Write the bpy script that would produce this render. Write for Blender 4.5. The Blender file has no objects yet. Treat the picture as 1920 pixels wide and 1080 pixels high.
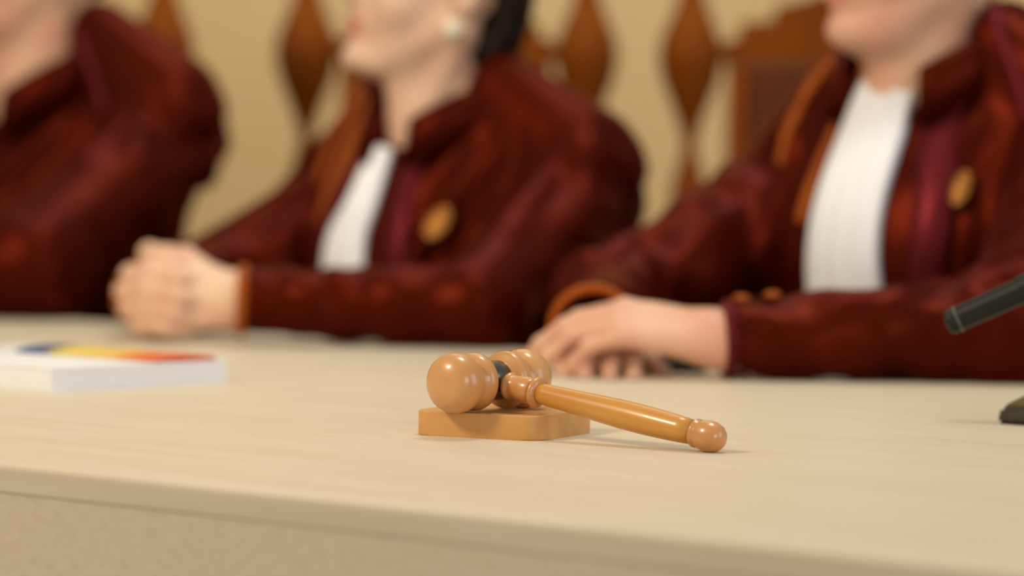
import bpy, bmesh, math
import numpy as np
from mathutils import Vector, Matrix
from mathutils.bvhtree import BVHTree

scene = bpy.context.scene
COL = scene.collection
CM = 0.01

# ------------------------------------------------------------------ camera, world, lights, exposure
FPX = 7000.0                       # focal length in pixels of a 1920 px wide frame
cam_d = bpy.data.cameras.new('camera')
cam = bpy.data.objects.new('camera', cam_d); COL.objects.link(cam)
cam_d.sensor_width = 36.0
cam_d.lens = FPX / 1920.0 * 36.0
cam.matrix_world = (Matrix.Translation((0, 0, 0.98))
                    @ Matrix.Rotation(math.radians(90) - math.atan(290 / FPX), 4, 'X')
                    @ Matrix.Rotation(0.015, 4, 'Z'))
cam_d.clip_start = 0.05
cam_d.dof.use_dof = True
cam_d.dof.focus_distance = 2.785
cam_d.dof.aperture_fstop = cam_d.lens / 42.0
scene.camera = cam

world = bpy.data.worlds.new('room_light'); scene.world = world
world.use_nodes = True
bg = world.node_tree.nodes['Background']
bg.inputs[0].default_value = (1.0, 0.97, 0.92, 1); bg.inputs[1].default_value = 0.36

def area(name, loc, target, size, energy, color, sy=None):
    l = bpy.data.lights.new(name, 'AREA'); l.energy = energy; l.color = color
    l.shape = 'RECTANGLE'; l.size = size; l.size_y = sy or size
    o = bpy.data.objects.new(name, l); COL.objects.link(o)
    o.location = loc
    o.rotation_euler = (Vector(target) - Vector(loc)).to_track_quat('-Z', 'Y').to_euler()
    return o
area('window_front', (2.4, -1.8, 1.9), (0.1, 3.4, 0.85), 2.0, 61, (0.93, 0.96, 1.0), 1.8)
area('window_side', (3.0, 1.8, 1.6), (0.0, 2.8, 0.8), 1.5, 24, (0.92, 0.94, 1.0), 1.7)
area('chandelier_left', (-2.0, 1.9, 2.7), (-0.1, 3.9, 0.9), 0.5, 60, (1.0, 0.84, 0.61))
area('ceiling_lamp', (0.35, 3.5, 3.1), (0.1, 3.4, 0.75), 0.5, 20, (1.0, 0.95, 0.86))
area('wall_lamp', (0.0, 5.2, 3.2), (0.0, 6.8, 1.0), 1.2, 30, (1.0, 0.91, 0.75))

scene.view_settings.view_transform = 'Standard'
scene.view_settings.look = 'None'
scene.view_settings.gamma = 1.0
scene.view_settings.use_curve_mapping = False
scene.view_settings.exposure = -0.08

# ------------------------------------------------------------------ materials
def s2l(c):
    return tuple((v / 255 / 12.92) if v / 255 <= 0.04045 else ((v / 255 + 0.055) / 1.055) ** 2.4 for v in c)

def mat(name, rgb, rough=0.5, metal=0.0, spec=0.5, sheen=0.0, coat=0.0, sss=0.0, noise=None, bump=None, rgb2=None, stretch=(1, 1, 1), sheen_tint=None, spec_tint=None):
    m = bpy.data.materials.new(name); m.use_nodes = True
    nt = m.node_tree; b = nt.nodes['Principled BSDF']
    b.inputs['Base Color'].default_value = (*rgb, 1)
    b.inputs['Roughness'].default_value = rough
    b.inputs['Metallic'].default_value = metal
    b.inputs['Specular IOR Level'].default_value = spec
    b.inputs['Specular Tint'].default_value = (*(spec_tint or (1, 1, 1)), 1)
    if sheen:
        b.inputs['Sheen Weight'].default_value = sheen
        b.inputs['Sheen Roughness'].default_value = 0.35
        b.inputs['Sheen Tint'].default_value = (*(sheen_tint or (1, 1, 1)), 1)
    if coat:
        b.inputs['Coat Weight'].default_value = coat
        b.inputs['Coat Roughness'].default_value = 0.12
    if sss:
        b.inputs['Subsurface Weight'].default_value = sss
        b.inputs['Subsurface Radius'].default_value = (0.012, 0.005, 0.003)
        b.inputs['Subsurface Scale'].default_value = 1.0
    if noise or bump:
        tc = nt.nodes.new('ShaderNodeTexCoord'); mp = nt.nodes.new('ShaderNodeMapping')
        mp.inputs['Scale'].default_value = stretch
        nt.links.new(tc.outputs['Object'], mp.inputs['Vector'])
    if noise:
        n = nt.nodes.new('ShaderNodeTexNoise'); n.inputs['Scale'].default_value = noise
        n.inputs['Detail'].default_value = 4
        nt.links.new(mp.outputs[0], n.inputs['Vector'])
        r = nt.nodes.new('ShaderNodeValToRGB')
        r.color_ramp.elements[0].position = 0.32; r.color_ramp.elements[1].position = 0.68
        r.color_ramp.elements[0].color = (*rgb, 1); r.color_ramp.elements[1].color = (*(rgb2 or rgb), 1)
        nt.links.new(n.outputs[0], r.inputs[0]); nt.links.new(r.outputs[0], b.inputs['Base Color'])
    if bump:
        n2 = nt.nodes.new('ShaderNodeTexNoise'); n2.inputs['Scale'].default_value = bump[0]
        n2.inputs['Detail'].default_value = 3
        nt.links.new(mp.outputs[0], n2.inputs['Vector'])
        bp = nt.nodes.new('ShaderNodeBump'); bp.inputs['Strength'].default_value = bump[1]; bp.inputs['Distance'].default_value = 0.002
        nt.links.new(n2.outputs[0], bp.inputs['Height']); nt.links.new(bp.outputs[0], b.inputs['Normal'])
    return m

M = {}
M['wall'] = mat('cream_plaster', s2l((219, 191, 136)), 0.85, noise=3, rgb2=s2l((215, 185, 129)))
M['floor'] = mat('parquet', s2l((120, 80, 45)), 0.5, noise=6, rgb2=s2l((95, 60, 32)), stretch=(1, 8, 1))
M['table'] = mat('pale_maple', s2l((219, 206, 182)), 0.45, noise=7, rgb2=s2l((212, 197, 170)), stretch=(0.7, 6, 6), bump=(220, 0.05))
M['table_front'] = mat('pale_maple_front', s2l((218, 204, 180)), 0.6, noise=90, rgb2=s2l((209, 194, 167)), stretch=(1, 1, 1.6))
M['gavel'] = mat('beech_wood', s2l((206, 152, 92)), 0.35, coat=0.45, noise=14, rgb2=s2l((190, 131, 70)), stretch=(1, 1, 3))
M['handle'] = mat('honey_wood', s2l((206, 146, 60)), 0.36, coat=0.35, noise=16, rgb2=s2l((190, 124, 42)), stretch=(5, 5, 0.6))
M['handle_turned'] = mat('turned_beech', s2l((202, 145, 84)), 0.34, coat=0.5, noise=16, rgb2=s2l((192, 130, 70)), stretch=(4, 4, 1))
M['block'] = mat('block_wood', s2l((210, 158, 94)), 0.5, noise=12, rgb2=s2l((199, 144, 80)), stretch=(1, 6, 6))
M['band'] = mat('dark_metal_band', (0.16, 0.15, 0.12), 0.3, metal=1.0)
M['robe'] = mat('burgundy_satin', (0.078, 0.0074, 0.0026), 0.40, metal=0.45, spec=0.12, spec_tint=(1.0, 0.22, 0.14), noise=9, rgb2=(0.058, 0.0054, 0.0021))
M['facing'] = mat('purple_red_satin', (0.12, 0.011, 0.014), 0.38, metal=0.4, spec=0.2, spec_tint=(1.0, 0.30, 0.36), noise=12, rgb2=(0.095, 0.009, 0.011))
M['trim'] = mat('copper_satin_trim', (0.40, 0.088, 0.008), 0.5, spec=0.3, spec_tint=(1, 0.6, 0.3), noise=20, rgb2=(0.30, 0.060, 0.006))
M['white'] = mat('white_pleated_cloth', (0.92, 0.92, 0.92), 0.75, noise=20, rgb2=(0.88, 0.88, 0.89))
M['skin_w'] = mat('light_skin', s2l((228, 190, 158)), 0.5, spec=0.35, sss=0.1, noise=16, rgb2=s2l((222, 174, 146)))
M['skin_m'] = mat('ruddy_skin', s2l((225, 180, 147)), 0.5, spec=0.35, sss=0.1, noise=14, rgb2=s2l((213, 155, 127)))
M['lips'] = mat('lips', s2l((202, 112, 92)), 0.45, noise=20, rgb2=s2l((194, 104, 86)))
M['lips_pale'] = mat('pale_lips', s2l((208, 138, 112)), 0.5, noise=20, rgb2=s2l((202, 130, 106)))
M['hair_dark'] = mat('dark_brown_hair', (0.010, 0.007, 0.004), 0.6, spec=0.12, noise=60, rgb2=(0.018, 0.012, 0.007), stretch=(6, 6, 1))
M['hair_grey'] = mat('grey_hair', (0.30, 0.28, 0.25), 0.6, noise=60, rgb2=(0.2, 0.19, 0.17), stretch=(6, 6, 1))
M['pearl'] = mat('pearl', (0.80, 0.72, 0.52), 0.22, spec=0.7, coat=0.4, noise=30, rgb2=(0.78, 0.70, 0.52))
M['gold'] = mat('gold_metal', (0.40, 0.165, 0.026), 0.5, metal=0.7, noise=40, rgb2=(0.33, 0.13, 0.022))
M['eye'] = mat('eye_white', (0.8, 0.78, 0.74), 0.15, noise=10, rgb2=(0.78, 0.74, 0.7))
M['iris'] = mat('dark_iris', (0.05, 0.03, 0.015), 0.15, noise=20, rgb2=(0.03, 0.02, 0.01))
M['chair'] = mat('reddish_carved_wood', (0.25, 0.060, 0.0028), 0.45, spec=0.22, spec_tint=(1, 0.6, 0.3), noise=10, rgb2=(0.17, 0.036, 0.002), stretch=(3, 3, 0.7))
M['uphol'] = mat('dark_red_upholstery', (0.115, 0.022, 0.005), 0.7, spec=0.2, noise=30, rgb2=(0.095, 0.018, 0.005))
M['black'] = mat('black_matte_plastic', (0.010, 0.011, 0.010), 0.5, spec=0.25, noise=40, rgb2=(0.013, 0.013, 0.011))
M['black2'] = mat('dark_bronze_plastic', (0.055, 0.047, 0.030), 0.38, noise=30, rgb2=(0.048, 0.04, 0.026))
M['ring_grey'] = mat('grey_ring', (0.07, 0.075, 0.07), 0.4, noise=20, rgb2=(0.06, 0.06, 0.06))
M['base_top'] = mat('olive_brown_metal', (0.28, 0.21, 0.10), 0.35, metal=0.35, noise=20, rgb2=(0.25, 0.185, 0.085))
M['paper'] = mat('white_paper', (0.84, 0.84, 0.85), 0.7, noise=60, rgb2=(0.80, 0.80, 0.82), stretch=(1, 1, 20))
M['paper_cover'] = mat('white_card_cover', (0.86, 0.86, 0.86), 0.55, noise=8, rgb2=(0.84, 0.84, 0.84))
M['shoe'] = mat('black_leather', (0.015, 0.014, 0.013), 0.35, noise=30, rgb2=(0.02, 0.02, 0.018))

# ------------------------------------------------------------------ object helpers
def link(name, me, parent=None, m=None, smooth=True):
    o = bpy.data.objects.new(name, me); COL.objects.link(o)
    if m is not None and not me.materials: me.materials.append(m)
    if parent is not None: o.parent = parent
    if smooth:
        me.polygons.foreach_set('use_smooth', [True] * len(me.polygons))
    return o

def empty(name, loc, rz=0.0):
    o = bpy.data.objects.new(name, None); COL.objects.link(o)
    o.location = loc; o.rotation_euler = (0, 0, rz); o.empty_display_size = 0.05
    return o

def tag(o, label=None, cat=None, group=None, kind=None):
    if label: o['label'] = label
    if cat: o['category'] = cat
    if group: o['group'] = group
    if kind: o['kind'] = kind
    return o

def mesh_from(name, verts, faces):
    me = bpy.data.meshes.new(name)
    me.from_pydata([tuple(v) for v in verts], [], [tuple(f) for f in faces]); me.update()
    return me

def bm_mesh(name, bm):
    bmesh.ops.recalc_face_normals(bm, faces=bm.faces[:])
    me = bpy.data.meshes.new(name); bm.to_mesh(me); bm.free(); return me

def box_mesh(name, lo, hi, bevel=0.0, seg=2):
    bm = bmesh.new(); bmesh.ops.create_cube(bm, size=1)
    for v in bm.verts:
        v.co = Vector([(lo[i] + hi[i]) / 2 + v.co[i] * (hi[i] - lo[i]) for i in range(3)])
    if bevel:
        bmesh.ops.bevel(bm, geom=bm.edges[:], offset=bevel, segments=seg, profile=0.6, affect='EDGES')
    return bm_mesh(name, bm)

def prism_mesh(name, outline, z0, z1, bevel=0.0, seg=3):
    """closed polygon outline (x, y) pushed up from z0 to z1, edges of both ends bevelled"""
    bm = bmesh.new()
    a = [bm.verts.new((x, y, z0)) for x, y in outline]
    b = [bm.verts.new((x, y, z1)) for x, y in outline]
    bm.faces.new(a[::-1]); bm.faces.new(b)
    n = len(a)
    for i in range(n):
        bm.faces.new((a[i], a[(i + 1) % n], b[(i + 1) % n], b[i]))
    if bevel:
        ed = [e for e in bm.edges if abs(e.verts[0].co.z - e.verts[1].co.z) < 1e-7]
        bmesh.ops.bevel(bm, geom=ed, offset=bevel, segments=seg, profile=0.5, affect='EDGES')
    return bm_mesh(name, bm)

def lathe_mesh(name, prof, seg=40, caps=True):
    """profile of (r, z) turned round the z axis"""
    v, f = [], []
    for r, z in prof:
        for k in range(seg):
            a = 2 * math.pi * k / seg
            v.append((r * math.cos(a), r * math.sin(a), z))
    for i in range(len(prof) - 1):
        for k in range(seg):
            f.append((i * seg + k, i * seg + (k + 1) % seg, (i + 1) * seg + (k + 1) % seg, (i + 1) * seg + k))
    if caps:
        f.append(tuple(range(seg))[::-1]); f.append(tuple((len(prof) - 1) * seg + k for k in range(seg)))
    return mesh_from(name, v, f)

def spline(pts, n):
    """Catmull-Rom through pts"""
    pts = [np.array(p, float) for p in pts]
    P = [2 * pts[0] - pts[1]] + pts + [2 * pts[-1] - pts[-2]]
    out = []
    m = len(pts) - 1
    for i in range(n + 1):
        u = i / n * m; k = min(int(u), m - 1); t = u - k
        a, b, c, d = P[k], P[k + 1], P[k + 2], P[k + 3]
        out.append(0.5 * (2 * b + (c - a) * t + (2 * a - 5 * b + 4 * c - d) * t * t + (3 * b - a - 3 * c + d) * t ** 3))
    return out

def tube_mesh(name, pts, rad, seg=14):
    v, f = [], []
    n = len(pts)
    up = Vector((0.13, 0.31, 0.94))
    for i, p in enumerate(pts):
        t = Vector(pts[min(i + 1, n - 1)]) - Vector(pts[max(i - 1, 0)]); t.normalize()
        a = t.cross(up).normalized(); b = t.cross(a)
        r = rad[i] if hasattr(rad, '__len__') else rad
        for k in range(seg):
            q = 2 * math.pi * k / seg
            v.append(Vector(p) + a * r * math.cos(q) + b * r * math.sin(q))
    for i in range(n - 1):
        for k in range(seg):
            f.append((i * seg + k, i * seg + (k + 1) % seg, (i + 1) * seg + (k + 1) % seg, (i + 1) * seg + k))
    f.append(tuple(range(seg))[::-1]); f.append(tuple((n - 1) * seg + k for k in range(seg)))
    bm = bmesh.new(); me = mesh_from(name, v, f); bm.from_mesh(me)
    bpy.data.meshes.remove(me)
    return bm_mesh(name, bm)

# ------------------------------------------------------------------ signed distance modelling (cm) for figures
class Field:
    def __init__(s, lo, hi, h):
        s.lo = np.array(lo, float); s.h = h
        s.n = np.ceil((np.array(hi, float) - s.lo) / h).astype(int) + 1
        s.f = np.full(s.n, 50.0, np.float32)
        s.ax = [(s.lo[i] + h * np.arange(s.n[i])).astype(np.float32) for i in range(3)]
    def _win(s, lo, hi):
        a = np.clip(np.floor((np.array(lo) - s.lo) / s.h).astype(int), 0, s.n)
        b = np.clip(np.ceil((np.array(hi) - s.lo) / s.h).astype(int) + 1, 0, s.n)
        sl = tuple(slice(a[i], b[i]) for i in range(3))
        X = s.ax[0][sl[0]][:, None, None]; Y = s.ax[1][sl[1]][None, :, None]; Z = s.ax[2][sl[2]][None, None, :]
        return sl, X, Y, Z
    def _mix(s, sl, d, k, sub):
        f = s.f[sl]
        if f.size == 0: return
        if sub:
            d = -d
            if k > 0:
                hh = np.maximum(k - np.abs(f - d), 0) / k; r = np.maximum(f, d) + hh * hh * k * 0.25
            else: r = np.maximum(f, d)
        else:
            if k > 0:
                hh = np.maximum(k - np.abs(f - d), 0) / k; r = np.minimum(f, d) - hh * hh * k * 0.25
            else: r = np.minimum(f, d)
        s.f[sl] = r
    def cone(s, a, b, r1, r2, k=1.0, sub=False, cut=False):
        a = np.array(a, float); b = np.array(b, float); R = max(r1, r2) + k + 3 * s.h
        sl, X, Y, Z = s._win(np.minimum(a, b) - R, np.maximum(a, b) + R)
        ab = b - a; L2 = max(float(ab @ ab), 1e-9)
        px, py, pz = X - a[0], Y - a[1], Z - a[2]
        t = (px * ab[0] + py * ab[1] + pz * ab[2]) / L2
        tc = np.clip(t, 0, 1)
        d = np.sqrt((px - tc * ab[0]) ** 2 + (py - tc * ab[1]) ** 2 + (pz - tc * ab[2]) ** 2) - (r1 + (r2 - r1) * tc)
        if cut: d = np.maximum(d, (t - 1) * math.sqrt(L2))
        s._mix(sl, d.astype(np.float32), k, sub)
    def ell(s, c, r, k=1.0, R=None, sub=False):
        c = np.array(c, float); r = np.array(r, float); B = max(r) + k + 3 * s.h
        sl, X, Y, Z = s._win(c - B, c + B)
        px, py, pz = X - c[0], Y - c[1], Z - c[2]
        if R is not None:
            R = np.array(R)
            px, py, pz = (R[0, 0] * px + R[1, 0] * py + R[2, 0] * pz, R[0, 1] * px + R[1, 1] * py + R[2, 1] * pz, R[0, 2] * px + R[1, 2] * py + R[2, 2] * pz)
        k0 = np.sqrt((px / r[0]) ** 2 + (py / r[1]) ** 2 + (pz / r[2]) ** 2) + 1e-6
        k1 = np.sqrt((px / r[0] ** 2) ** 2 + (py / r[1] ** 2) ** 2 + (pz / r[2] ** 2) ** 2) + 1e-6
        s._mix(sl, (k0 * (k0 - 1) / k1).astype(np.float32), k, sub)
    def mesh(s):
        """naive surface nets"""
        f = s.f; g = f < 0
        c = np.zeros(tuple(s.n - 1), np.int8)
        for i in (0, 1):
            for j in (0, 1):
                for k in (0, 1):
                    c += g[i:s.n[0] - 1 + i, j:s.n[1] - 1 + j, k:s.n[2] - 1 + k]
        act = (c > 0) & (c < 8)
        idx = np.argwhere(act)
        num = np.full(act.shape, -1, np.int32); num[act] = np.arange(len(idx))
        corners = np.array([(i, j, k) for i in (0, 1) for j in (0, 1) for k in (0, 1)])
        val = np.stack([f[tuple((idx + q).T)] for q in corners], 1)
        acc = np.zeros((len(idx), 3)); cnt = np.zeros(len(idx))
        for a in range(8):
            for b in range(a + 1, 8):
                if np.abs(corners[a] - corners[b]).sum() != 1: continue
                va, vb = val[:, a], val[:, b]
                m = (va < 0) != (vb < 0)
                t = np.where(m, va / np.where(m, va - vb, 1), 0)
                acc += np.where(m[:, None], corners[a] + t[:, None] * (corners[b] - corners[a]), 0); cnt += m
        V = s.lo + s.h * (idx + acc / cnt[:, None])
        quads = []
        for ax in range(3):
            o1, o2 = [(1, 2), (2, 0), (0, 1)][ax]
            sa = [slice(1, -1)] * 3; sb = [slice(1, -1)] * 3
            sa[ax] = slice(0, -1); sb[ax] = slice(1, None)
            A = g[tuple(sa)]; B = g[tuple(sb)]
            for flip in (0, 1):
                e = np.argwhere((A & ~B) if not flip else (~A & B))
                if not len(e): continue
                base = e.copy(); base[:, o1] += 1; base[:, o2] += 1
                def nb(d1, d2):
                    q = base.copy(); q[:, o1] -= d1; q[:, o2] -= d2; return num[tuple(q.T)]
                q = np.stack([nb(1, 1), nb(0, 1), nb(0, 0), nb(1, 0)], 1)
                quads.append(q if not flip else q[:, ::-1])
        Q = np.concatenate(quads)
        return V, Q

def np_mesh(name, V, Q):
    me = bpy.data.meshes.new(name)
    me.vertices.add(len(V)); me.vertices.foreach_set('co', np.asarray(V, np.float32).ravel())
    me.loops.add(Q.size); me.loops.foreach_set('vertex_index', Q.astype(np.int32).ravel())
    me.polygons.add(len(Q))
    me.polygons.foreach_set('loop_start', np.arange(0, Q.size, 4, dtype=np.int32))
    me.polygons.foreach_set('loop_total', np.full(len(Q), 4, np.int32))
    me.update(calc_edges=True)
    return me

def vnormals(V, Q):
    n = np.cross(V[Q[:, 2]] - V[Q[:, 0]], V[Q[:, 3]] - V[Q[:, 1]])
    N = np.zeros_like(V)
    for i in range(4): np.add.at(N, Q[:, i], n)
    return N / (np.linalg.norm(N, axis=1, keepdims=True) + 1e-9)

def wob(P, s, ph):
    """smooth wandering -1..1 for bending folds"""
    x, y, z = P[:, 0] * s, P[:, 1] * s, P[:, 2] * s
    return (np.sin(x * 1.3 + 1.7 * np.sin(y * 0.9 + ph) + ph) + np.sin(y * 1.1 + 1.3 * np.sin(z * 1.2 + 2 * ph)) + np.sin(z * 0.9 + 1.5 * np.sin(x * 0.8 + 3 * ph))) / 3

def nrm(v):
    v = np.array(v, float); return v / np.linalg.norm(v)

# ------------------------------------------------------------------ setting
TZ = 75.0                                   # table top height
F0 = np.array((-35.0, 255.6)); TE = np.array((0.751, -0.660)); TN = np.array((0.660, 0.751))
TANG = math.atan2(TE[1], TE[0])

fl = link('floor', box_mesh('floor', (-5, -2, -0.1), (5, 6.8, 0)), None, M['floor'], False)
tag(fl, 'brown wooden parquet floor under the long table', 'floor', kind='structure')
wl = link('wall_back', box_mesh('wall_back', (-5, 6.8, -0.1), (5, 7.0, 3.4)), None, M['wall'], False)
tag(wl, 'plain cream plastered wall behind the carved chairs', 'wall', kind='structure')

# ------------------------------------------------------------------ the long table
tb = empty('court_table', ((F0[0]) * CM, (F0[1]) * CM, 0), TANG)
tag(tb, 'long pale maple table with a thick front edge, gavel lying on it', 'table')
TD = 1.305
bm = bmesh.new(); bm.from_mesh(box_mesh('tabletop_raw', (-3.0, 0, 0.729), (2.6, TD, 0.75)))
bmesh.ops.bevel(bm, geom=[e for e in bm.edges if min(v.co.z for v in e.verts) > 0.745], offset=0.006, segments=4, profile=0.5, affect='EDGES')
link('tabletop', bm_mesh('tabletop', bm), tb, M['table'], False)
link('front_panel', box_mesh('front_panel', (-2.95, 0.0008, 0.03), (2.55, 0.03, 0.729)), tb, M['table_front'], False)
for x in (-2.95, -0.65, 2.53):
    link('side_panel', box_mesh('side_panel', (x, 0.0305, 0.0), (x + 0.025, TD - 0.08, 0.7265)), tb, M['table_front'], False)

# ------------------------------------------------------------------ sound block and gavel
def rounded_square(s, r, n=8):
    out = []
    for q, (cx, cy) in enumerate(((1, 1), (-1, 1), (-1, -1), (1, -1))):
        for i in range(n + 1):
            a = math.pi / 2 * (q + i / n)
            out.append((cx * (s / 2 - r) + r * math.cos(a), cy * (s / 2 - r) + r * math.sin(a)))
    return out
BLK = (-0.4, 285.6); BH = 1.85
o = link('sound_block', prism_mesh('sound_block', rounded_square(0.107, 0.016), 0, BH * CM, 0.0012, 3), None, M['block'], True)
o.location = (BLK[0] * CM, BLK[1] * CM, TZ * CM); o.rotation_euler = (0, 0, math.radians(-25))
tag(o, 'square beech sounding block with rounded corners under the gavel head', 'sound block')
def autosmooth(o, ang=35):
    me = o.data
    bm = bmesh.new(); bm.from_mesh(me)
    for e in bm.edges:
        if len(e.link_faces) == 2 and e.calc_face_angle(0) > math.radians(ang): e.smooth = False
    bm.to_mesh(me); bm.free()
autosmooth(o)

beta = math.radians(38)
HA = Vector((math.sin(beta), math.cos(beta), 0))          # head axis
HR = 2.30
GC = Vector((-1.6, 284.0, TZ + BH + HR)) * CM
Lh = 20.3
drop = (BH + HR - 1.17) / Lh
HD = Vector((math.cos(beta), -math.sin(beta), -drop)).normalized()   # handle direction
gv = empty('gavel', tuple(GC)); tag(gv, 'turned wooden gavel lying with its head on the block, handle towards the right', 'gavel')
half = [(1.42, 0.0), (1.42, 1.0), (1.52, 1.12), (1.60, 1.25), (1.95, 1.38), (2.14, 1.60), (2.22, 1.9), (2.20, 2.2), (2.08, 2.5), (1.90, 2.7),
        (1.80, 2.80), (1.86, 2.92), (2.06, 3.15), (2.22, 3.5), (2.29, 3.9), (2.30, 4.25), (2.24, 4.65), (2.08, 5.05), (1.80, 5.4), (1.38, 5.68), (0.85, 5.86), (0.3, 5.93)]
prof = [(r, -z) for r, z in half[::-1]] + half[1:]
def axis_rot(axis, side):
    z = Vector(axis).normalized(); x = Vector(side); x = (x - z * x.dot(z)).normalized(); y = z.cross(x)
    return Matrix((x, y, z)).transposed().to_4x4()
hd = link('gavel_head', lathe_mesh('gavel_head', [(r * CM, z * CM) for r, z in prof], 56), gv, M['gavel'])
hd.matrix_local = axis_rot(HA, (0, 0, 1))
band = link('metal_band', lathe_mesh('metal_band', [(1.40 * CM, -0.95 * CM), (1.50 * CM, -0.95 * CM), (1.53 * CM, -0.9 * CM), (1.53 * CM, 0.9 * CM), (1.50 * CM, 0.95 * CM), (1.40 * CM, 0.95 * CM)], 48), hd, M['band'])
band['label'] = 'dark metal band round the middle of the head'
hp = [(0.62, 1.35), (0.62, 1.75), (0.92, 1.8), (1.03, 1.95), (1.03, 2.12), (0.92, 2.25), (0.86, 2.35), (0.92, 2.8), (1.0, 3.3), (1.02, 3.75), (0.96, 4.15), (0.90, 4.3)]
hp2 = [(0.90, 4.3), (1.02, 4.38), (1.16, 4.5), (1.19, 4.65), (1.12, 4.82), (0.92, 4.92), (0.72, 4.98)]
hsh = [(0.78, 4.95), (0.82, 5.5), (0.90, 7.8), (1.0, 10.3), (1.09, 12.8), (1.10, 14.6), (1.06, 16.4), (0.99, 18.1), (0.90, 19.35)]
hk = [(0.86, 17.8), (0.98, 17.86), (1.07, 17.97), (1.07, 18.1), (0.98, 18.24), (0.98, 18.3), (1.08, 18.5), (1.15, 18.85), (1.17, 19.2), (1.12, 19.6), (0.97, 20.0), (0.72, 20.3), (0.4, 20.46), (0.1, 20.5)]
hk = [(r, z + 1.5) for r, z in hk]
RH = axis_rot(HD, (0, 0, 1))
sh = link('handle', lathe_mesh('handle', [(r * CM, z * CM) for r, z in hsh], 40), gv, M['handle']); sh.matrix_local = RH
for nm, pr in (('handle_collar', hp), ('handle_ring', hp2), ('handle_knob', hk)):
    q = link(nm, lathe_mesh(nm, [(r * CM, z * CM) for r, z in pr], 40), sh, M['handle_turned'])

# ------------------------------------------------------------------ white paper book and tricolour booklet
c0 = np.array((-39.8, 323.0))
book = empty('white_book', (c0[0] * CM, c0[1] * CM, TZ * CM), TANG)     # local +y = along n, -x = to the far left
tag(book, 'thick white softcover book lying flat at the left of the table', 'book')
bw, bd, bt = 0.297, 0.213, 0.0205
link('pages', box_mesh('pages', (-bw + 0.002, 0.001, 0.0012), (-0.001, bd - 0.001, bt - 0.0012)), book, M['paper'], False)
link('cover', box_mesh('cover', (-bw, 0, bt - 0.0012), (0, bd, bt), 0.0003, 1), book, M['paper_cover'], False)
link('cover', box_mesh('cover', (-bw, 0, 0), (0, bd, 0.0012), 0.0003, 1), book, M['paper_cover'], False)
link('spine', box_mesh('spine', (-bw - 0.0012, 0, 0), (-bw, bd, bt)), book, M['paper_cover'], False)
def tricolour():
    m = mat('tricolour_print', (0.8, 0.6, 0.1), 0.4)
    nt = m.node_tree; b = nt.nodes['Principled BSDF']
    tc = nt.nodes.new('ShaderNodeTexCoord'); sp = nt.nodes.new('ShaderNodeSeparateXYZ'); r = nt.nodes.new('ShaderNodeValToRGB')
    nt.links.new(tc.outputs['Generated'], sp.inputs[0]); nt.links.new(sp.outputs['X'], r.inputs[0]); nt.links.new(r.outputs[0], b.inputs['Base Color'])
    cols = [(0.0, (0.66, 0.60, 0.52)), (0.16, (0.74, 0.72, 0.70)), (0.20, (0.06, 0.09, 0.20)), (0.34, (0.07, 0.10, 0.22)), (0.39, (0.50, 0.42, 0.10)), (0.46, (0.78, 0.58, 0.12)), (0.72, (0.78, 0.52, 0.12)), (0.80, (0.76, 0.28, 0.06)), (0.92, (0.70, 0.13, 0.04)), (1.0, (0.64, 0.11, 0.04))]
    el = r.color_ramp.elements
    el[0].position, el[1].position = cols[0][0], cols[-1][0]
    el[0].color, el[1].color = (*cols[0][1], 1), (*cols[-1][1], 1)
    for p, c in cols[1:-1]:
        e = el.new(p); e.color = (*c, 1)
    return m
nb, mb = 24, 8
V, F = [], []
bl, bwid = 0.232, 0.075
for lay in (0, 1):
    for i in range(nb + 1):
        for j in range(mb + 1):
            u, v = i / nb, j / mb
            arch = 0.0055 * (math.sin(math.pi * v) ** 0.6) * (0.75 + 0.25 * math.sin(math.pi * u)) + 0.002
            V.append((-bl + bl * u, bwid * v, arch if lay else 0.0004))
S = (nb + 1) * (mb + 1)
for i in range(nb):
    for j in range(mb):
        a = i * (mb + 1) + j
        F.append((a, a + 1, a + mb + 2, a + mb + 1)); F.append((S + a, S + a + mb + 1, S + a + mb + 2, S + a + 1))
rim = [i * (mb + 1) for i in range(nb + 1)] + [nb * (mb + 1) + j for j in range(1, mb + 1)] + [i * (mb + 1) + mb for i in range(nb - 1, -1, -1)] + [j for j in range(mb - 1, 0, -1)]
for i in range(len(rim)):
    a, b_ = rim[i], rim[(i + 1) % len(rim)]
    F.append((a, b_, S + b_, S + a))
bm = bmesh.new(); me = mesh_from('folded_sash', V, F); bm.from_mesh(me); bpy.data.meshes.remove(me)
o = link('folded_sash', bm_mesh('folded_sash', bm), None, tricolour())
pp = c0 + TN * 12.6 - TE * 0.2
o.location = (pp[0] * CM, pp[1] * CM, TZ * CM + bt); o.rotation_euler = (0, 0, TANG)
tag(o, 'folded strip in blue, yellow and red lying on the white book', 'sash')

# ------------------------------------------------------------------ conference microphone (right edge)
mb_ = empty('table_microphone', (0.489, 3.045, TZ * CM), math.radians(-41))
tag(mb_, 'black gooseneck table microphone with a wedge base at the right edge', 'microphone')
out = []
bm = bmesh.new()
lowv = [(-0.060, -0.075), (0.060, -0.075), (0.060, 0.075), (-0.060, 0.075)]
A = [bm.verts.new((x, y, 0)) for x, y in lowv]
B = [bm.verts.new((x * 0.97, y * 0.97, 0.014)) for x, y in lowv]
bm.faces.new(A[::-1]); bm.faces.new(B)
for i in range(4): bm.faces.new((A[i], A[(i + 1) % 4], B[(i + 1) % 4], B[i]))
bmesh.ops.bevel(bm, geom=bm.edges[:], offset=0.003, segments=2, affect='EDGES')
bs = link('base', bm_mesh('base', bm), mb_, M['black2'])
bm = bmesh.new()
B = [bm.verts.new((x * 0.95, y * 0.95, 0.0145)) for x, y in lowv]
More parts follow.
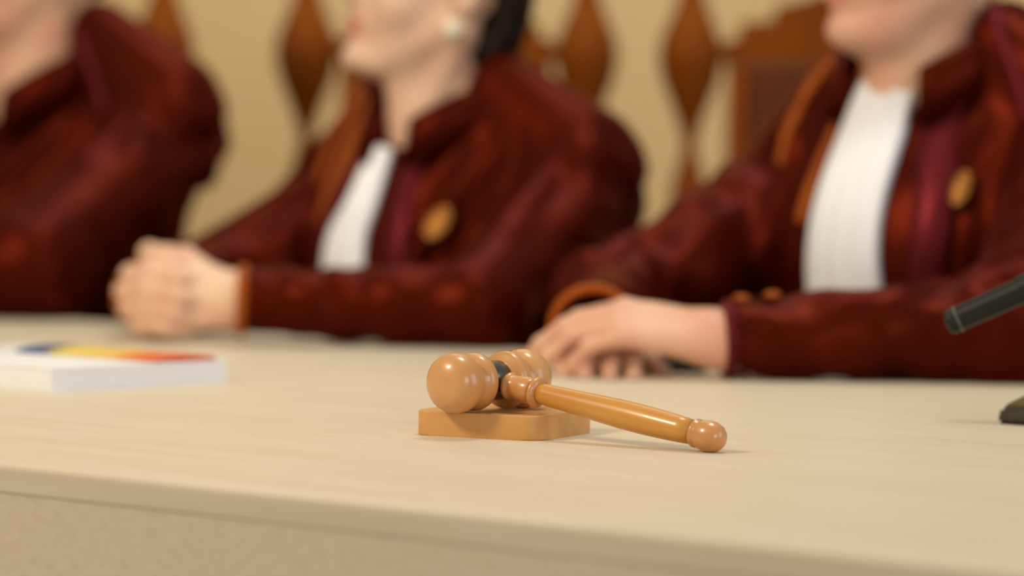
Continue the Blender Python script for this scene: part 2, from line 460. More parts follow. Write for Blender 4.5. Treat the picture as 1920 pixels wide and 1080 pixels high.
C = [bm.verts.new((x * 0.55, y * 0.55 + 0.012, 0.036)) for x, y in lowv]
bm.faces.new(B[::-1]); bm.faces.new(C)
for i in range(4): bm.faces.new((B[i], B[(i + 1) % 4], C[(i + 1) % 4], C[i]))
bmesh.ops.bevel(bm, geom=bm.edges[:], offset=0.002, segments=2, affect='EDGES')
link('base_cover', bm_mesh('base_cover', bm), mb_, M['base_top'])
# neck and capsule in world space, then brought into the base's frame
inv = (Matrix.Translation(mb_.location) @ Matrix.Rotation(mb_.rotation_euler.z, 4, 'Z')).inverted()
def wpx(px, py, D):
    h0 = 250 + 0.015 * (px - 960)
    return Vector(((px - 960) / FPX * D, D, 98 + (h0 - py) / FPX * D)) * CM
tip = wpx(1778, 607, 306); mid = wpx(1925, 541, 305)
dm = (mid - tip).normalized()
end = tip + dm * 0.125
neck = spline([tuple(end), tuple(end + dm * 0.05 + Vector((0, 0, -0.004))), (0.60, 3.08, 0.935), (0.585, 3.09, 0.86), (0.500, 3.075, 0.788)], 40)
link('gooseneck', tube_mesh('gooseneck', [inv @ Vector(p) for p in neck], 0.0045, 12), mb_, M['black'])
cp = link('capsule', lathe_mesh('capsule', [(0.004, -0.001), (0.0085, 0), (0.0102, 0.002), (0.0105, 0.006), (0.0098, 0.0075), (0.0105, 0.009), (0.0108, 0.064), (0.0118, 0.066), (0.0124, 0.068), (0.0124, 0.115), (0.009, 0.122), (0.0045, 0.128)], 32), mb_, M['black'])
cp.matrix_local = inv @ Matrix.Translation(tip) @ axis_rot(dm, (0, 0, 1))
rg = link('collar_ring', lathe_mesh('collar_ring', [(0.0108, 0.0), (0.0112, 0.0004), (0.0112, 0.0016), (0.0108, 0.002)], 32, False), cp, M['ring_grey'])
rg.location = (0, 0, 0.0085)

# ------------------------------------------------------------------ small black case under a wrist
o = link('flat_case', box_mesh('flat_case', (-0.065, -0.02, 0), (0.045, 0.02, 0.011), 0.003, 3), None, M['black'])
o.location = (0.146, 3.64, TZ * CM + 0.0003); o.rotation_euler = (0, 0, math.radians(-8))
tag(o, 'small flat black case lying under the folded hands near the gavel', 'case')

# ------------------------------------------------------------------ carved chairs behind the judges
POST = [(2.6, 0), (2.6, 38), (2.9, 40), (2.9, 48), (2.2, 50), (1.7, 56), (2.5, 62), (2.7, 70), (2.0, 76), (2.6, 80), (2.9, 86), (2.3, 91.5), (1.3, 95.0), (0.95, 96.5), (1.2, 98.3), (1.9, 100.5), (2.9, 103.0), (4.0, 105.8), (4.5, 108.2), (4.55, 109.6), (4.2, 111.6), (3.2, 114.0), (2.3, 116.2), (1.65, 118.5), (1.3, 121), (1.7, 122), (1.5, 123.6), (0.8, 124.6), (0.2, 125)]
post_me = lathe_mesh('turned_post', [(r * CM, z * CM) for r, z in POST], 28)
hw = 0.203
def crest_outline():
    half = [(hw - 0.045, 1.082), (hw - 0.045, 1.112), (0.134, 1.114), (0.134, 1.139), (0.085, 1.141), (0.085, 1.163), (0.045, 1.172), (0.0, 1.19)]
    pts = [(-x, z) for x, z in half[:-1]][::-1]
    pts = half + pts
    return pts
def slab(name, outline, y0, y1, bevel=0.003):
    bm = bmesh.new()
    a = [bm.verts.new((x, y0, z)) for x, z in outline]; b = [bm.verts.new((x, y1, z)) for x, z in outline]
    bm.faces.new(a); bm.faces.new(b[::-1]); n = len(a)
    for i in range(n): bm.faces.new((a[i], b[i], b[(i + 1) % n], a[(i + 1) % n]))
    if bevel: bmesh.ops.bevel(bm, geom=bm.edges[:], offset=bevel, segments=2, affect='EDGES')
    return bm_mesh(name, bm)
crest_me = slab('crest_rail', crest_outline(), -0.018, 0.018)
arm_bar_me = slab('cross_bar', [(-hw + 0.02, 1.086), (hw - 0.02, 1.086), (hw - 0.02, 1.108), (-hw + 0.02, 1.108)], -0.012, 0.012, 0.002)
panel_me = box_mesh('back_panel', (-0.122, -0.02, 0.58), (0.122, 0.015, 1.081), 0.008, 3)
stile_me = box_mesh('stile', (-0.014, -0.014, 0.50), (0.014, 0.014, 1.082), 0.003, 2)
seat_me = box_mesh('seat', (-0.24, -0.50, 0.40), (0.24, 0.02, 0.455), 0.015, 3)
leg_me = lathe_mesh('leg', [(0.018, 0), (0.024, 0.03), (0.02, 0.1), (0.028, 0.3), (0.03, 0.40)], 20)
rail_me = box_mesh('lower_rail', (-hw, -0.012, 0.54), (hw, 0.012, 0.575), 0.003, 2)
CHAIRS = [((-0.713, 5.46), -8, 'carved high-backed chair behind the leftmost robed person, one finial showing'),
          ((-0.100, 5.36), -8, 'carved high-backed chair behind the person with the pearl earring'),
          ((0.447, 5.22), -8, 'carved high-backed chair with a crest rail behind the rightmost robed person')]
for (cx, cy), ang, lab in CHAIRS:
    c = empty('carved_chair', (cx, cy, 0), math.radians(ang))
    tag(c, lab, 'chair', 'carved chairs behind the table')
    for sx in (-1, 1):
        p = link('post', post_me, c, M['chair']); p.location = (sx * hw, 0, 0)
        p = link('stile', stile_me, c, M['chair']); p.location = (sx * 0.137, 0, 0)
        p = link('leg', leg_me, c, M['chair']); p.location = (sx * 0.20, -0.46, 0)
    link('crest_rail', crest_me, c, M['chair'], False)
    link('cross_bar', arm_bar_me, c, M['chair'], False)
    link('lower_rail', rail_me, c, M['chair'], False)
    link('back_panel', panel_me, c, M['uphol'])
    link('seat', seat_me, c, M['uphol'])

# ------------------------------------------------------------------ figures
def add_hand(F, wrist, d, up, side, sc=1.0, curl=(15, 25, 15), curls=None, thumb=None, spread=0.0, kn=9.0):
    """one hand: palm, four jointed fingers, thumb from the side of the palm. d = finger direction, up = back of hand"""
    wrist = np.array(wrist, float); d = nrm(d); up = np.array(up, float); up = nrm(up - d * (up @ d))
    l = np.cross(up, d) * (1 if side == 'R' else -1)
    offs = [(2.95, -0.2), (1.0, 0.25), (-0.95, 0.0), (-2.8, -0.75)]
    rk = [1.12, 1.15, 1.08, 0.98]
    lens = [(4.3, 2.6, 2.2), (4.7, 2.9, 2.3), (4.4, 2.7, 2.2), (3.5, 2.1, 1.9)]
    K = []
    for (lo, do), r in zip(offs, rk):
        k = wrist + (d * (kn + do) + l * lo) * sc; K.append(k)
        F.cone(wrist + l * lo * 0.42 * sc, k - up * 0.1 * sc, 1.75 * sc, r * sc, k=1.1)
    F.cone(wrist + (d * 2.2 + l * 1.9 - up * 0.5) * sc, wrist + (d * 6 + l * 2.4 - up * 0.3) * sc, 1.5 * sc, 1.2 * sc, k=1.0)
    F.cone(wrist - d * 3 * sc, wrist + d * 1.5 * sc, 2.6 * sc, 2.3 * sc, k=1.5)
    for i in range(4):
        cu = (curls[i] if curls else curl)
        p = K[i] + 0; a = 0.0; r = rk[i] * 0.86
        fd = nrm(d + l * (spread * (1.5 - i) / 1.5))
        for s in range(3):
            a += math.radians(cu[s])
            v = fd * math.cos(a) - up * math.sin(a)
            q = p + v * lens[i][s] * sc
            F.cone(p, q, r * sc, r * 0.87 * sc, k=0.45)
            p = q; r *= 0.88
    tb_ = wrist + (d * 2.6 + l * 2.3 - up * 0.6) * sc
    dirs = thumb or [d * 0.72 + l * 0.66 - up * 0.2, d * 0.92 + l * 0.3 - up * 0.2, d * 0.98 + l * 0.05 - up * 0.2]
    r = 1.42; p = tb_
    for L, v, r2 in zip((4.0, 3.1, 2.5), dirs, (1.08, 0.95, 0.74)):
        q = p + nrm(v) * L * sc
        F.cone(p, q, r * sc, r2 * sc, k=0.5); p = q; r = r2

def head_tf(hc, yaw, pitch, sc):
    R = np.array(Matrix.Rotation(math.radians(yaw), 3, 'Z') @ Matrix.Rotation(math.radians(pitch), 3, 'X'))
    return R, (lambda p: np.array(hc) + R @ (np.array(p, float) * sc))

def add_head(F, hc, yaw, pitch, sc, full=1.0):
    R, T = head_tf(hc, yaw, pitch, sc)
    e = lambda c, r, k=1.0, sub=False: F.ell(T(c), np.array(r) * sc, k * sc, R, sub)
    n = lambda a, b, r1, r2, k=1.0, sub=False: F.cone(T(a), T(b), r1 * sc, r2 * sc, k * sc, sub)
    e((0, 1.6, 3.2), (7.3, 9.2, 8.4), 1)
    e((0, -2.6, -2.6), (6.1 * full, 6.3, 8.2), 3)
    for s in (-1, 1):
        n((s * 5.4 * full, 1.2, -4.8), (s * 2.0, -6.0, -9.6), 1.9 * full, 1.7, 2.5)
        e((s * 3.9 * full, -5.2, -2.8), (2.6, 2.6, 2.8), 2)
        n((s * 1.2, -7.6, 3.0), (s * 4.6, -6.4, 2.8), 1.1, 0.9, 1.5)
        e((s * 3.1, -9.1, 1.1), (1.6, 1.5, 1.1), 1.0, True)
        e((s * 3.1, -7.0, 1.0), (1.35, 1.3, 1.2), 0.3)
        n((s * 1.9, -8.1, 1.75), (s * 4.3, -7.7, 1.55), 0.55, 0.5, 0.3)
        e((s * 1.35, -9.0, -2.5), (0.85, 0.9, 0.75), 0.6)
        n((s * 7.3, 1.4, 1.4), (s * 7.5, 2.2, 2.4), 0.75, 0.6, 0.6)
        e((s * 7.6, 1.8, -0.2), (0.8, 1.7, 3.0), 0.6)
        e((s * 8.3, 1.5, 0.0), (0.6, 0.9, 1.7), 0.4, True)
    n((0, -8.2, 2.0), (0, -10.0, -1.7), 0.85, 1.15, 1.2)
    e((0, -8.3, -9.4), (2.0, 1.7, 1.7), 1.6)
    e((0, -7.7, -5.2), (3.0, 1.6, 2.2), 1.5)
    n((-2.0, -8.3, -5.3), (0, -9.3, -5.0), 0.45, 0.6, 0.5); n((2.0, -8.3, -5.3), (0, -9.3, -5.0), 0.45, 0.6, 0.5)
    n((-1.8, -8.2, -6.1), (0, -9.0, -6.5), 0.5, 0.75, 0.5); n((1.8, -8.2, -6.1), (0, -9.0, -6.5), 0.5, 0.75, 0.5)
    n((-2.4, -9.0, -5.75), (2.4, -9.0, -5.75), 0.15, 0.15, 0.3, True)
    return R, T

def ribbon(name, bvh, path, width, thick, parent, m, n=28, cols=4, pleat=0.0, npleat=5, crossdir=None):
    """strip of cloth laid on the robe: path of (x, z) in cm projected on to the torso from in front"""
    pts = spline([(p[0], p[1]) for p in path], n)
    W = spline([(w, 0) for w in width], n) if hasattr(width, '__len__') else [(width, 0)] * (n + 1)
    top, bot = [], []
    lasty = 0
    for i, p in enumerate(pts):
        t = np.array(pts[min(i + 1, n)]) - np.array(pts[max(i - 1, 0)]); t = t / (np.linalg.norm(t) + 1e-9)
        pr = np.array((t[1], -t[0])) if crossdir is None else np.array(crossdir)
        if pr[0] < 0: pr = -pr
        for j in range(cols + 1):
            u = j / cols - 0.5
            x, z = p[0] + pr[0] * u * W[i][0], p[1] + pr[1] * u * W[i][0]
            hit, nn, _, _ = bvh.ray_cast(Vector((x, -70, z)), Vector((0, 1, 0)))
            if hit is None: hit, nn, _, _ = bvh.find_nearest(Vector((x, 4, z)))
            lasty = hit.y
            ed = 1 - (2 * abs(u)) ** 6
            th = thick * (0.45 + 0.55 * ed) + pleat * (0.5 + 0.5 * math.cos(2 * math.pi * npleat * u))
            top.append(hit + nn * th); bot.append(hit - nn * 0.25)
    V = [v * CM for v in top + bot]; S = len(top); F = []
    for i in range(n):
        for j in range(cols):
            a = i * (cols + 1) + j
            F.append((a, a + 1, a + cols + 2, a + cols + 1)); F.append((S + a, S + a + cols + 1, S + a + cols + 2, S + a + 1))
    rim = [i * (cols + 1) for i in range(n + 1)] + [n * (cols + 1) + j for j in range(1, cols + 1)] + [i * (cols + 1) + cols for i in range(n - 1, -1, -1)] + [j for j in range(cols - 1, 0, -1)]
    for i in range(len(rim)):
        a, b_ = rim[i], rim[(i + 1) % len(rim)]; F.append((a, b_, S + b_, S + a))
    bm = bmesh.new(); me = mesh_from(name, V, F); bm.from_mesh(me); bpy.data.meshes.remove(me)
    return link(name, bm_mesh(name, bm), parent, m)

def torso_prims(F, zn, w, lift=0.0, full=1.0, dropR=0.0):
    for s in (-1, 1):
        dr = dropR if s < 0 else 0.0
        F.cone((s * 8.3 * w, 7, zn + 3.6 + lift - dr * 0.45), (s * (18 * w - dr * 0.4), 9, zn - 4.0 + lift * 0.8 - dr), 4.6 - dr * 0.12, 7.0 - dr * 0.2, 2.5)
    F.ell((0, 7.5, zn - 14), (19.5 * w, 11.7 * full, 18), 4)
    F.ell((0, 2.2, zn - 17), (14 * w, 9.3 * full, 11), 4)
    F.ell((0, 9, zn - 34), (20 * w, 15 * full, 20), 5)

def build_person(cfg):
    zn, w, ph, sk = cfg['zn'], cfg['w'], cfg['seed'], cfg['skin']
    ph_body = math.radians(cfg['phi'])
    lift = cfg.get('lift', 0.0); full = cfg.get('full', 1.0)
    root = empty('person', (cfg['pos'][0] * CM, cfg['pos'][1] * CM, 0), ph_body)
    tag(root, cfg['label'], 'person', 'robed people sitting behind the table')
    arms = cfg['arms']
    # ---- body
    F = Field((-36, -62, zn - 46), (36, 26, zn + 33), cfg.get('h', 0.34))
    F.ell((0, 8, zn - 15), (15 * w, 8.5, 14), 2); F.ell((0, 10, zn - 32), (15 * w, 10, 13), 3)
    for s in (-1, 1): F.cone((s * 6, 6, zn + 1 - (cfg.get('dropR', 0) * 0.5 if s < 0 else 0)), (s * 15 * w, 9, zn - 7 - (cfg.get('dropR', 0) if s < 0 else 0)), 3.2, 3.6, 2)
    R, T = add_head(F, cfg['head'], cfg['yaw'], cfg['pitch'], cfg['hs'], cfg.get('jowl', 1.0))
    nk = cfg.get('neck', 5.4)
    F.cone(T((0, 2.2, -6.0)), (0, 5.5, zn - 1), nk, nk + 0.7, 1.8)
    F.cone(T((0, -1.2, -7.6)), (0, 0.6, zn - 1.5), 3.4, 2.6, 2.5)
    if cfg.get('double_chin'): F.ell(T((0, -3.2, -9.3)), (4.6, 4.6, 3.0), 2.5, R)
    for s in (-1, 1):
        F.cone(T((s * 6.0, 2.6, -5.0)), (s * 1.3, 0.6, zn + 0.2), 1.0, 0.9, 2.0)
    for side in ('L', 'R'):
        a = arms[side]
        sg = 1 if side == 'L' else -1
        F.cone((sg * 15.5 * w, 9, zn - 9 - (cfg.get('dropR', 0) if sg < 0 else 0)), np.array(a['elbow']) - (0, 0, 0.6), 4.0, 3.2, 1.5)
        F.cone(np.array(a['elbow']) - (0, 0, 0.6), a['wrist'], 3.1, 2.5, 1.5)
        add_hand(F, a['wrist'], a['d'], a['up'], side, **a.get('hand', {}))
    V, Q = F.mesh()
    V[:, 2] = np.where((V[:, 1] < -16) & (V[:, 2] < TZ + 0.06), TZ + 0.06, V[:, 2])
    me = np_mesh('body', V * CM, Q)
    me.materials.append(sk); me.materials.append(M['lips'] if cfg['hair'] == 'bob' else M['lips_pale'])
    ctr = V[Q].mean(1); loc = (ctr - np.array(cfg['head'])) @ R / cfg['hs']
    lip = (np.abs(loc[:, 0]) < 2.3 - 1.0 * np.abs(loc[:, 2] + 5.75)) & (loc[:, 2] > -6.95) & (loc[:, 2] < -4.75) & (loc[:, 1] < -8.25)
    me.polygons.foreach_set('material_index', lip.astype(np.int32))
    body = link('body', me, root)
    for s in (-1, 1):
        bm = bmesh.new(); bmesh.ops.create_uvsphere(bm, u_segments=16, v_segments=10, radius=1.22 * cfg['hs'] * CM)
        e = link('eye', bm_mesh('eye', bm), body, M['eye']); e.location = tuple(T((s * 3.1, -7.25, 1.0)) * CM)
        bm = bmesh.new(); bmesh.ops.create_uvsphere(bm, u_segments=14, v_segments=8, radius=0.62 * cfg['hs'] * CM)
        ir = link('iris', bm_mesh('iris', bm), e, M['iris']); ir.location = tuple(R @ np.array((0, -0.70, 0)) * cfg['hs'] * CM)
    # ---- hair
    hf = Field(np.array(cfg['head']) - 16, np.array(cfg['head']) + 16, 0.55)
    hs = cfg['hs']
    hf.ell(T((0, 2.2, 3.8)), np.array((8.0, 9.6, 8.8)) * hs, 1, R)
    if cfg['hair'] == 'bob':
        hf.ell(T((0, 5.2, -1.5)), np.array((7.8, 6.6, 7.8)) * hs, 2, R)
        hf.ell(T((0, 6.6, -6.2)), np.array((5.6, 3.6, 3.4)) * hs, 2, R)
    else:
        hf.ell(T((0, 5.2, -0.5)), np.array((7.4, 6.0, 6.2)) * hs, 2, R)
    hf.ell(T((0, -7.5, -2.5)), np.array((7.6, 9.0, 9.0)) * hs, 1.0, R, sub=True)
    for s in (-1, 1): hf.ell(T((s * 7.9, 2.4, -3.0)), np.array((4.2, 4.7, 6.2)) * hs, 0.6, R, sub=True)
    Vh, Qh = hf.mesh(); Nh = vnormals(Vh, Qh)
    Vh += Nh * (0.18 * np.sin(Vh[:, 0:1] * 3.1 + 2 * np.sin(Vh[:, 2:3] * 0.4)))
    link('hair', np_mesh('hair', Vh * CM, Qh), root, cfg['hairmat'])
    # ---- robe
    F = Field((-46, -60, 0.5), (46, 34, zn + 15), 0.6)
    torso_prims(F, zn, w, lift, full, cfg.get('dropR', 0))
    F.ell((0, 14, 60), (21 * w, 17, 13), 5)
    for s in (-1, 1):
        F.cone((s * 9, 10, 57.5), (s * 9, -20, 56), 11, 10, 3); F.cone((s * 9, -20, 53), (s * 9, -21, 4), 10.5, 9.5, 3)
    for side in ('L', 'R'):
        a = arms[side]; sg = 1 if side == 'L' else -1
        r0, r1, r2 = a.get('rad', (8.2, 7.6, 5.4))
        el = np.array(a['elbow'], float); el[2] += r1 - 4.4 if r1 > 4.4 else 0
        el[2] = TZ + r1 - 1.0
        wr = np.array(a['wrist'], float); fw = nrm(wr - np.array(a['elbow'])); ce = wr - fw * a.get('back', 1.0)
        ce[2] = max(ce[2], TZ + r2 - 0.6)
        F.cone((sg * 18.5 * w, 9, zn - 8 + lift * 0.6 - (cfg.get('dropR', 0) if sg < 0 else 0)), el, r0, r1, 3)
        F.cone(el, ce, r1, r2, 3.0, cut=True)
        a['_ce'], a['_fw'], a['_el'] = ce, nrm(ce - el), el
    for side in ('L', 'R'):
        a = arms[side]; r2 = a.get('rad', (8.2, 7.6, 5.4))[2]
        F.cone(a['_ce'] - a['_fw'] * 2.5, a['_ce'] + a['_fw'] * 2, r2 - 0.9, r2 - 0.8, 0.3, sub=True)
    F.cone((0, 5, zn + 16), (0, 5.2, zn + 2), nk + 2.0, nk + 1.2, 0.6, sub=True)
    F.cone((0, -2.5, zn + 7.5), (0, -3.0, zn + cfg.get('vee', -1.2)), 4.4, 1.5, 0.6, sub=True)
    V, Q = F.mesh(); N = vnormals(V, Q)
    # folds: pleats falling from the shoulder yoke, drape at the chest, rings round the sleeves
    x, y, z = V.T
    disp = np.zeros(len(V))
    tors = np.clip((zn - z + 2) / 10, 0, 1) * np.clip((z - 60) / 8, 0, 1)
    armw = np.zeros(len(V))
    for side in ('L', 'R'):
        a = arms[side]; sg = 1 if side == 'L' else -1
        chain = [(np.array((sg * 18.5 * w, 9, zn - 8)), a['_el']), (a['_el'], a['_ce'])]
        for ci, (p, q) in enumerate(chain):
            ab = q - p; L = np.linalg.norm(ab); u = ab / L
            t = (V - p) @ u; tc = np.clip(t, 0, L)
            rv = V - p - tc[:, None] * u; dist = np.linalg.norm(rv, axis=1)
            wgt = np.clip((11.5 - dist) / 4, 0, 1) * np.clip(1 - np.abs(t - tc) / 3, 0, 1) * (np.clip((np.abs(x) - 13 * w) / 5, 0, 1) if ci == 0 else 1)
            ang = np.arctan2(rv[:, 2], rv @ nrm(np.cross(u, (0, 0, 1))))
            mod = np.clip(0.55 + 0.9 * wob(V, 0.13, ph + 3 * ci), 0.1, 1.2)
            ring = np.sin(t * 0.42 + sg * 1.5 * ang + 2.6 * wob(V, 0.15, ph + ci)) + 0.25 * np.sin(t * 0.8 - sg * 2 * ang + 2 * wob(V, 0.14, ph + 5))
            disp += wgt * mod * 1.5 * (0.45 - np.abs(ring)) * (1 if ci == 0 else np.clip((L - t) / 8, 0.3, 1))
            armw = np.maximum(armw, wgt)
    for sg in (-1, 1):
        xs, zs = sg * 15 * w, zn + 8
        r = np.hypot(x - xs, z - zs); an = np.arctan2(x - xs, zs - z) * sg
        pl = np.sin(an * 12 + 1.6 * wob(V, 0.10, ph + sg) + ph) + 0.4 * np.sin(an * 27 + 2 * wob(V, 0.14, ph))
        side_w = np.clip((x * sg - 2.5) / 5, 0, 1)
        disp += (1 - 0.7 * armw) * side_w * tors * 2.9 * np.clip(r / 14, 0, 1) * (0.5 - np.abs(pl)) * np.clip(0.7 + 0.7 * wob(V, 0.09, ph + 7), 0.2, 1.3)
    disp += 0.25 * wob(V, 0.45, ph * 2) * tors
    for _ in range(3):                                     # even the folds out over neighbouring points
        acc = np.zeros(len(V)); cnt = np.zeros(len(V))
        for i_ in range(4):
            np.add.at(acc, Q[:, i_], disp[Q[:, (i_ + 1) % 4]] + disp[Q[:, i_ - 1]]); np.add.at(cnt, Q[:, i_], 2)
        disp = 0.4 * disp + 0.6 * acc / np.maximum(cnt, 1)
    V = V + N * disp[:, None]
    for _ in range(2):
        acc = np.zeros_like(V); cnt = np.zeros(len(V))
        for i_ in range(4):
            np.add.at(acc, Q[:, i_], V[Q[:, (i_ + 1) % 4]] + V[Q[:, i_ - 1]]); np.add.at(cnt, Q[:, i_], 2)
        V = 0.6 * V + 0.4 * acc / np.maximum(cnt, 1)[:, None]
    over = (V[:, 1] < cfg['edge_y'] + 1.0) & (V[:, 2] > 69.5) & (V[:, 2] < TZ + 0.05)
    V[over, 2] = TZ + 0.05
    under = (V[:, 1] < cfg['edge_y'] + 1.0) & (V[:, 2] > 67) & (V[:, 2] <= 69.5); V[under, 2] = 67
    robe = link('robe', np_mesh('robe', V * CM, Q), root, M['robe'])
    # torso alone, for laying cloth strips on
    tf = Field((-34, -20, zn - 40), (34, 30, zn + 14), 0.9)
    torso_prims(tf, zn, w, lift, full, cfg.get('dropR', 0))
    tv, tq = tf.mesh()
    bvh = BVHTree.FromPolygons([tuple(v) for v in tv], [tuple(int(i) for i in q) for q in tq])
    jb = cfg.get('jabot')
    if jb:
        ribbon('jabot', bvh, [(jb['x0'], zn - jb['top']), (jb['x0'], zn - jb['top'] - 6), (jb['x1'], zn - jb['len'] * 0.7), (jb['x1'], zn - jb['len'])], jb['w'], jb.get('th', 0.9), root, M['white'], 30, 24, 0.35, 4, (1, 0))
    for (nm, path, wd, th, mk) in cfg.get('strips', []):
        bv = bvh
        if mk.endswith('*'):                               # strips that run on over the sleeve lie on the whole robe
            bv = BVHTree.FromPolygons(V.tolist(), Q.tolist()); mk = mk[:-1]
        ribbon(nm, bv, [(p[0], zn + p[1]) for p in path], wd, th, root, M[mk])
    # standing collar round the neck
    cv, cf = [], []
    nC = 48
    for i in range(nC + 1):
        ca = cfg.get('gap', 18); a = math.radians(ca + (360 - 2 * ca) * i / nC)               # 0 = front
        fx, fy = math.sin(a), -math.cos(a)
        back = 0.5 - 0.5 * math.cos(a)
        r = nk + 1.5 + 1.3 * back
        zz = zn - 1.2 + cfg.get('collar', 8.0) * back ** 0.5
        for (dr, dz) in ((-0.2, -5.0), (0.3, 0.3), (0.7, 0.6), (1.3, 0.0), (2.6, -5.0)):
            cv.append(((fx * (r + dr)) * CM, (4.6 + fy * (r + dr)) * CM, (zz + dz) * CM))
    for i in range(nC):
        for j in range(5):
            cf.append((i * 5 + j, i * 5 + (j + 1) % 5, (i + 1) * 5 + (j + 1) % 5, (i + 1) * 5 + j))
    cf.append(tuple(range(5))); cf.append(tuple(nC * 5 + j for j in range(5)))
    bm = bmesh.new(); me = mesh_from('collar', cv, cf); bm.from_mesh(me); bpy.data.meshes.remove(me)
    link('collar', bm_mesh('collar', bm), root, M['robe'])
    # cuff edging
    for side in ('L', 'R'):
        a = arms[side]; r2 = a.get('rad', (8.2, 7.6, 5.4))[2]
        if not a.get('cuff', True): continue
        q = link('cuff_edging', lathe_mesh('cuff_edging', [((r2 - 0.5) * CM, -0.9 * CM), ((r2 + 0.12) * CM, -0.9 * CM), ((r2 + 0.3) * CM, -0.5 * CM), ((r2 + 0.3) * CM, -0.1 * CM), ((r2 + 0.05) * CM, 0.15 * CM), ((r2 - 0.5) * CM, 0.1 * CM), ((r2 - 0.5) * CM, -0.9 * CM)], 40, False), robe, M[a.get('cuffmat', 'trim')])
        mq = Matrix.Translation(Vector(a['_ce']) * CM) @ axis_rot(a['_fw'], (0, 0, 1)); q.matrix_local = mq; mi = mq.inverted()
        for v in q.data.vertices:                          # keep the edging above the table
            wv = mq @ v.co
            if wv.z < (TZ + 0.08) * CM: v.co = mi @ Vector((wv.x, wv.y, (TZ + 0.08) * CM))
        if a.get('buttons'):
            for k in (1.6, 4.6):
                bm = bmesh.new(); bmesh.ops.create_uvsphere(bm, u_segments=16, v_segments=10, radius=0.85 * CM)
                for v in bm.verts: v.co.z *= 0.5
                bq = link('cuff_button', bm_mesh('cuff_button', bm), robe, M['trim'])
                bq.location = tuple((a['_ce'] - a['_fw'] * k + np.array((0.0, 0.0, r2 + 0.25 + 0.08 * k))) * CM)
    bd_ = cfg.get('badge')
    if bd_:
        hit, nn, _, _ = bvh.ray_cast(Vector((bd_[0], -70, zn + bd_[1])), Vector((0, 1, 0)))
        pf = [(0.1, 0.34), (0.8, 0.30), (1.15, 0.22), (1.3, 0.2), (1.42, 0.34), (1.62, 0.42), (1.82, 0.36), (1.9, 0.2), (1.9, -0.15), (0.1, -0.15)]
        q = link('brooch', lathe_mesh('brooch', [(r * CM, zz * CM) for r, zz in pf], 36), root, M['gold'])
        q['label'] = 'oval gold brooch on the chest'
        q.matrix_local = Matrix.Translation((hit + nn * 0.95) * CM) @ axis_rot(nn, (bd_[2], 0, 1)) @ Matrix.Diagonal((bd_[3], bd_[4], 1, 1))
    if cfg.get('earring'):
        bm = bmesh.new(); bmesh.ops.create_uvsphere(bm, u_segments=24, v_segments=16, radius=1.25 * CM)
        q = link('pearl_earring', bm_mesh('pearl_earring', bm), root, M['pearl']); q.location = tuple(T((8.0, 0.7, -4.9)) * CM)
        q['label'] = 'large round pearl earring'
    for s in (-1, 1):
        bm = bmesh.new(); bmesh.ops.create_uvsphere(bm, u_segments=16, v_segments=10, radius=1)
        for v in bm.verts:
            v.co = Vector((v.co.x * 0.045, v.co.y * 0.125, max(v.co.z, -0.25) * 0.05))
        q = link('shoe', bm_mesh('shoe', bm), root, M['shoe']); q.location = (s * 0.09, -0.27, 0.0125)
    return root

PHI = -41.3
def polar(px, py): return (px, py)
# the person with the pearl earring, hands clasped
Mx = np.array((-2.2, -37.5, 80.1))
dL, dR = nrm((-0.72, -0.69, 0)), nrm((0.72, -0.69, 0))
build_person(dict(
    pos=(-12.0, 427.0), phi=PHI, zn=99.0, w=0.97, seed=1.3, skin=M['skin_w'], edge_y=-14.0, dropR=2.0,
    label='person in a burgundy robe with a pearl earring and clasped hands',
    head=(0, 4.0, 114.4), yaw=-32, pitch=-8, hs=0.97, hair='bob', hairmat=M['hair_dark'], neck=5.0, earring=True,
    arms={'L': dict(elbow=(24, -14, 78.8), wrist=Mx - dL * 8.8 + np.array((0.6, -0.6, -0.4)), d=dL, up=(0.69, -0.72, 0.1), rad=(7.5, 5.0, 3.6), back=0.3,
                    hand=dict(sc=1.0, curl=(48, 72, 40), thumb=[(-0.7, -0.2, 0.5), (-0.9, 0.1, 0.05), (-0.8, 0.4, -0.3)])),
          'R': dict(elbow=(-19, -14, 79.0), wrist=Mx - dR * 8.8 + np.array((-0.6, -0.6, -0.5)), d=dR, up=(-0.72, -0.69, 0.1), rad=(7.0, 5.4, 3.8), back=0.3,
                    hand=dict(sc=1.0, curl=(48, 72, 40), thumb=[(0.35, -0.5, 0.55), (0.8, -0.3, 0.0), (0.8, 0.1, -0.25)]))},
    vee=0.8, jabot=dict(x0=-2.3, x1=-3.4, top=3.2, len=19, w=(3.2, 4.8, 6.4, 7.6)),
    strips=[('front_facing', [(-4.6, 1.5), (-6.6, -5), (-9.5, -12), (-11.0, -22)], 3.0, 0.5, 'facing'),
            ('front_trim', [(-7.8, 2.5), (-9.8, -4), (-12.7, -12), (-14, -22)], 3.2, 0.6, 'trim'),
            ('yoke_trim', [(-11.0, 4), (-14.0, -3), (-16.5, -9), (-17, -16)], 1.6, 0.6, 'trim'),
            ('front_facing', [(2.6, 1.0), (3.0, -5), (4.0, -12), (4.4, -22)], 2.6, 0.5, 'facing')],
    badge=(8.8, -11.5, 0.5, 1.12, 0.66)))
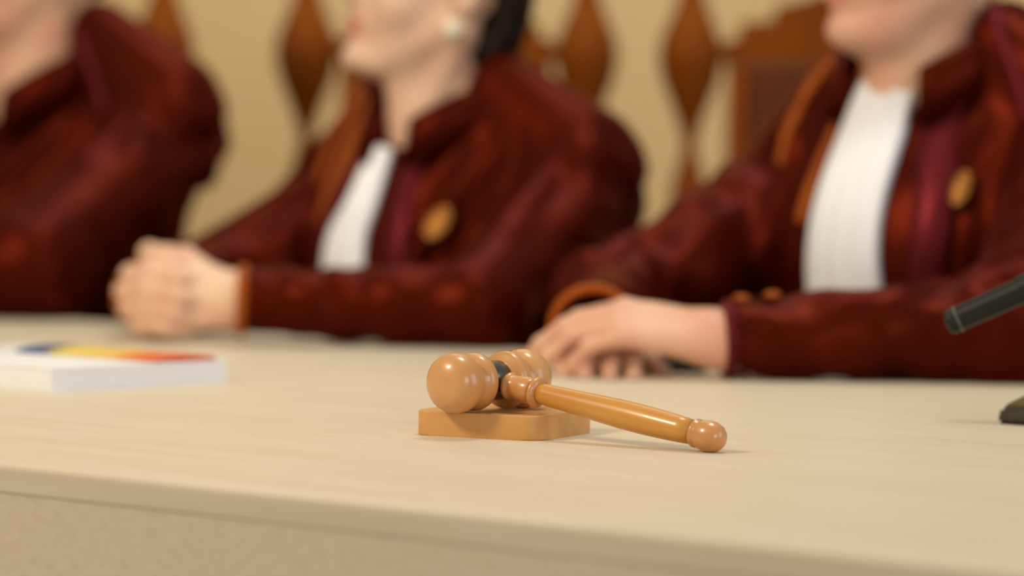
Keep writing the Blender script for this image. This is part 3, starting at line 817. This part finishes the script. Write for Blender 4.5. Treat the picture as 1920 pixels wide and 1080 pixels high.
# rightmost person, hands folded
build_person(dict(
    pos=(39.5, 389.0), phi=PHI, zn=103.0, w=1.06, seed=2.6, skin=M['skin_m'], edge_y=-18.0, dropR=4.5,
    label='person with a long white jabot and folded hands, rightmost at the table',
    head=(0, 2.0, 119.4), yaw=-21, pitch=4, hs=1.03, hair='short', hairmat=M['hair_grey'], neck=6.0, jowl=1.1, double_chin=True, lift=1.5, collar=10.0, gap=34,
    arms={'L': dict(elbow=(28, -19, 79.3), wrist=(8.6, -39.4, 78.7), d=(-0.76, -0.62, 0.16), up=(0.1, -0.35, 0.93), rad=(8.2, 5.8, 3.5), back=0.2, cuffmat='facing', buttons=True,
                    hand=dict(sc=1.08, curls=[(24, 26, 15), (22, 26, 15), (24, 28, 15), (28, 30, 18)], thumb=[(-0.75, 0.0, 0.05), (-0.9, -0.1, -0.1), (-0.9, -0.2, -0.2)])),
          'R': dict(elbow=(-23, -17, 79.5), wrist=(-9.6, -36.5, 78.0), d=(0.66, -0.75, -0.08), up=(0, 0, 1), rad=(7.2, 6.0, 4.3), back=-1.0,
                    hand=dict(sc=1.04, curl=(6, 24, 16), spread=0.06))},
    jabot=dict(x0=-0.6, x1=-0.8, top=-0.5, len=25, w=(7.2, 7.8, 8.8, 10.0), th=1.6),
    strips=[('front_trim', [(-5.4, 3.0), (-6.2, -3), (-7.0, -9), (-7.6, -14)], 1.5, 0.55, 'trim'),
            ('yoke_trim', [(-7.0, 6.0), (-12.3, 1.0), (-14.9, -4.5), (-15.0, -8.0)], 1.5, 0.5, 'trim*'),
            ('front_facing', [(5.6, 2.0), (7.2, -6), (8.6, -12), (8.2, -22)], 4.0, 0.5, 'facing'),
            ('yoke_trim', [(9.5, 8.5), (13.5, 1.5), (17.0, -7), (18.5, -17)], 1.4, 0.6, 'facing')],
    badge=(10.8, -10.3, 0.25, 1.05, 0.5)))
# leftmost person, mostly outside the frame
build_person(dict(
    pos=(-64.5, 478.0), phi=PHI, zn=101.5, w=1.08, seed=4.1, skin=M['skin_m'], edge_y=-18.0, h=0.42,
    label='broad-shouldered person in a burgundy robe, leftmost and partly outside the frame',
    head=(0, 3.0, 121.0), yaw=-25, pitch=0, hs=1.05, hair='short', hairmat=M['hair_grey'], neck=6.2, jowl=1.08, lift=4.5, collar=10.5, double_chin=True,
    arms={'L': dict(elbow=(25.5, -19, 79.5), wrist=(9, -42, 79.0), d=(-0.75, -0.6, -0.05), up=(0, -0.2, 1), rad=(7.6, 7.0, 5.0), hand=dict(sc=1.02)),
          'R': dict(elbow=(-27, -17, 79.5), wrist=(-10.5, -37, 78.3), d=(0.5, -0.85, -0.05), up=(0, 0, 1), rad=(8.4, 7.4, 5.0), hand=dict(sc=1.02))},
    jabot=dict(x0=-2.5, x1=-3.5, top=8.0, len=24, w=(6.0, 7.6, 8.6, 9.6)),
    strips=[('yoke_trim', [(9.5, 8.5), (13.5, 1.5), (17.0, -7), (18.5, -17)], 1.6, 0.6, 'facing')]))
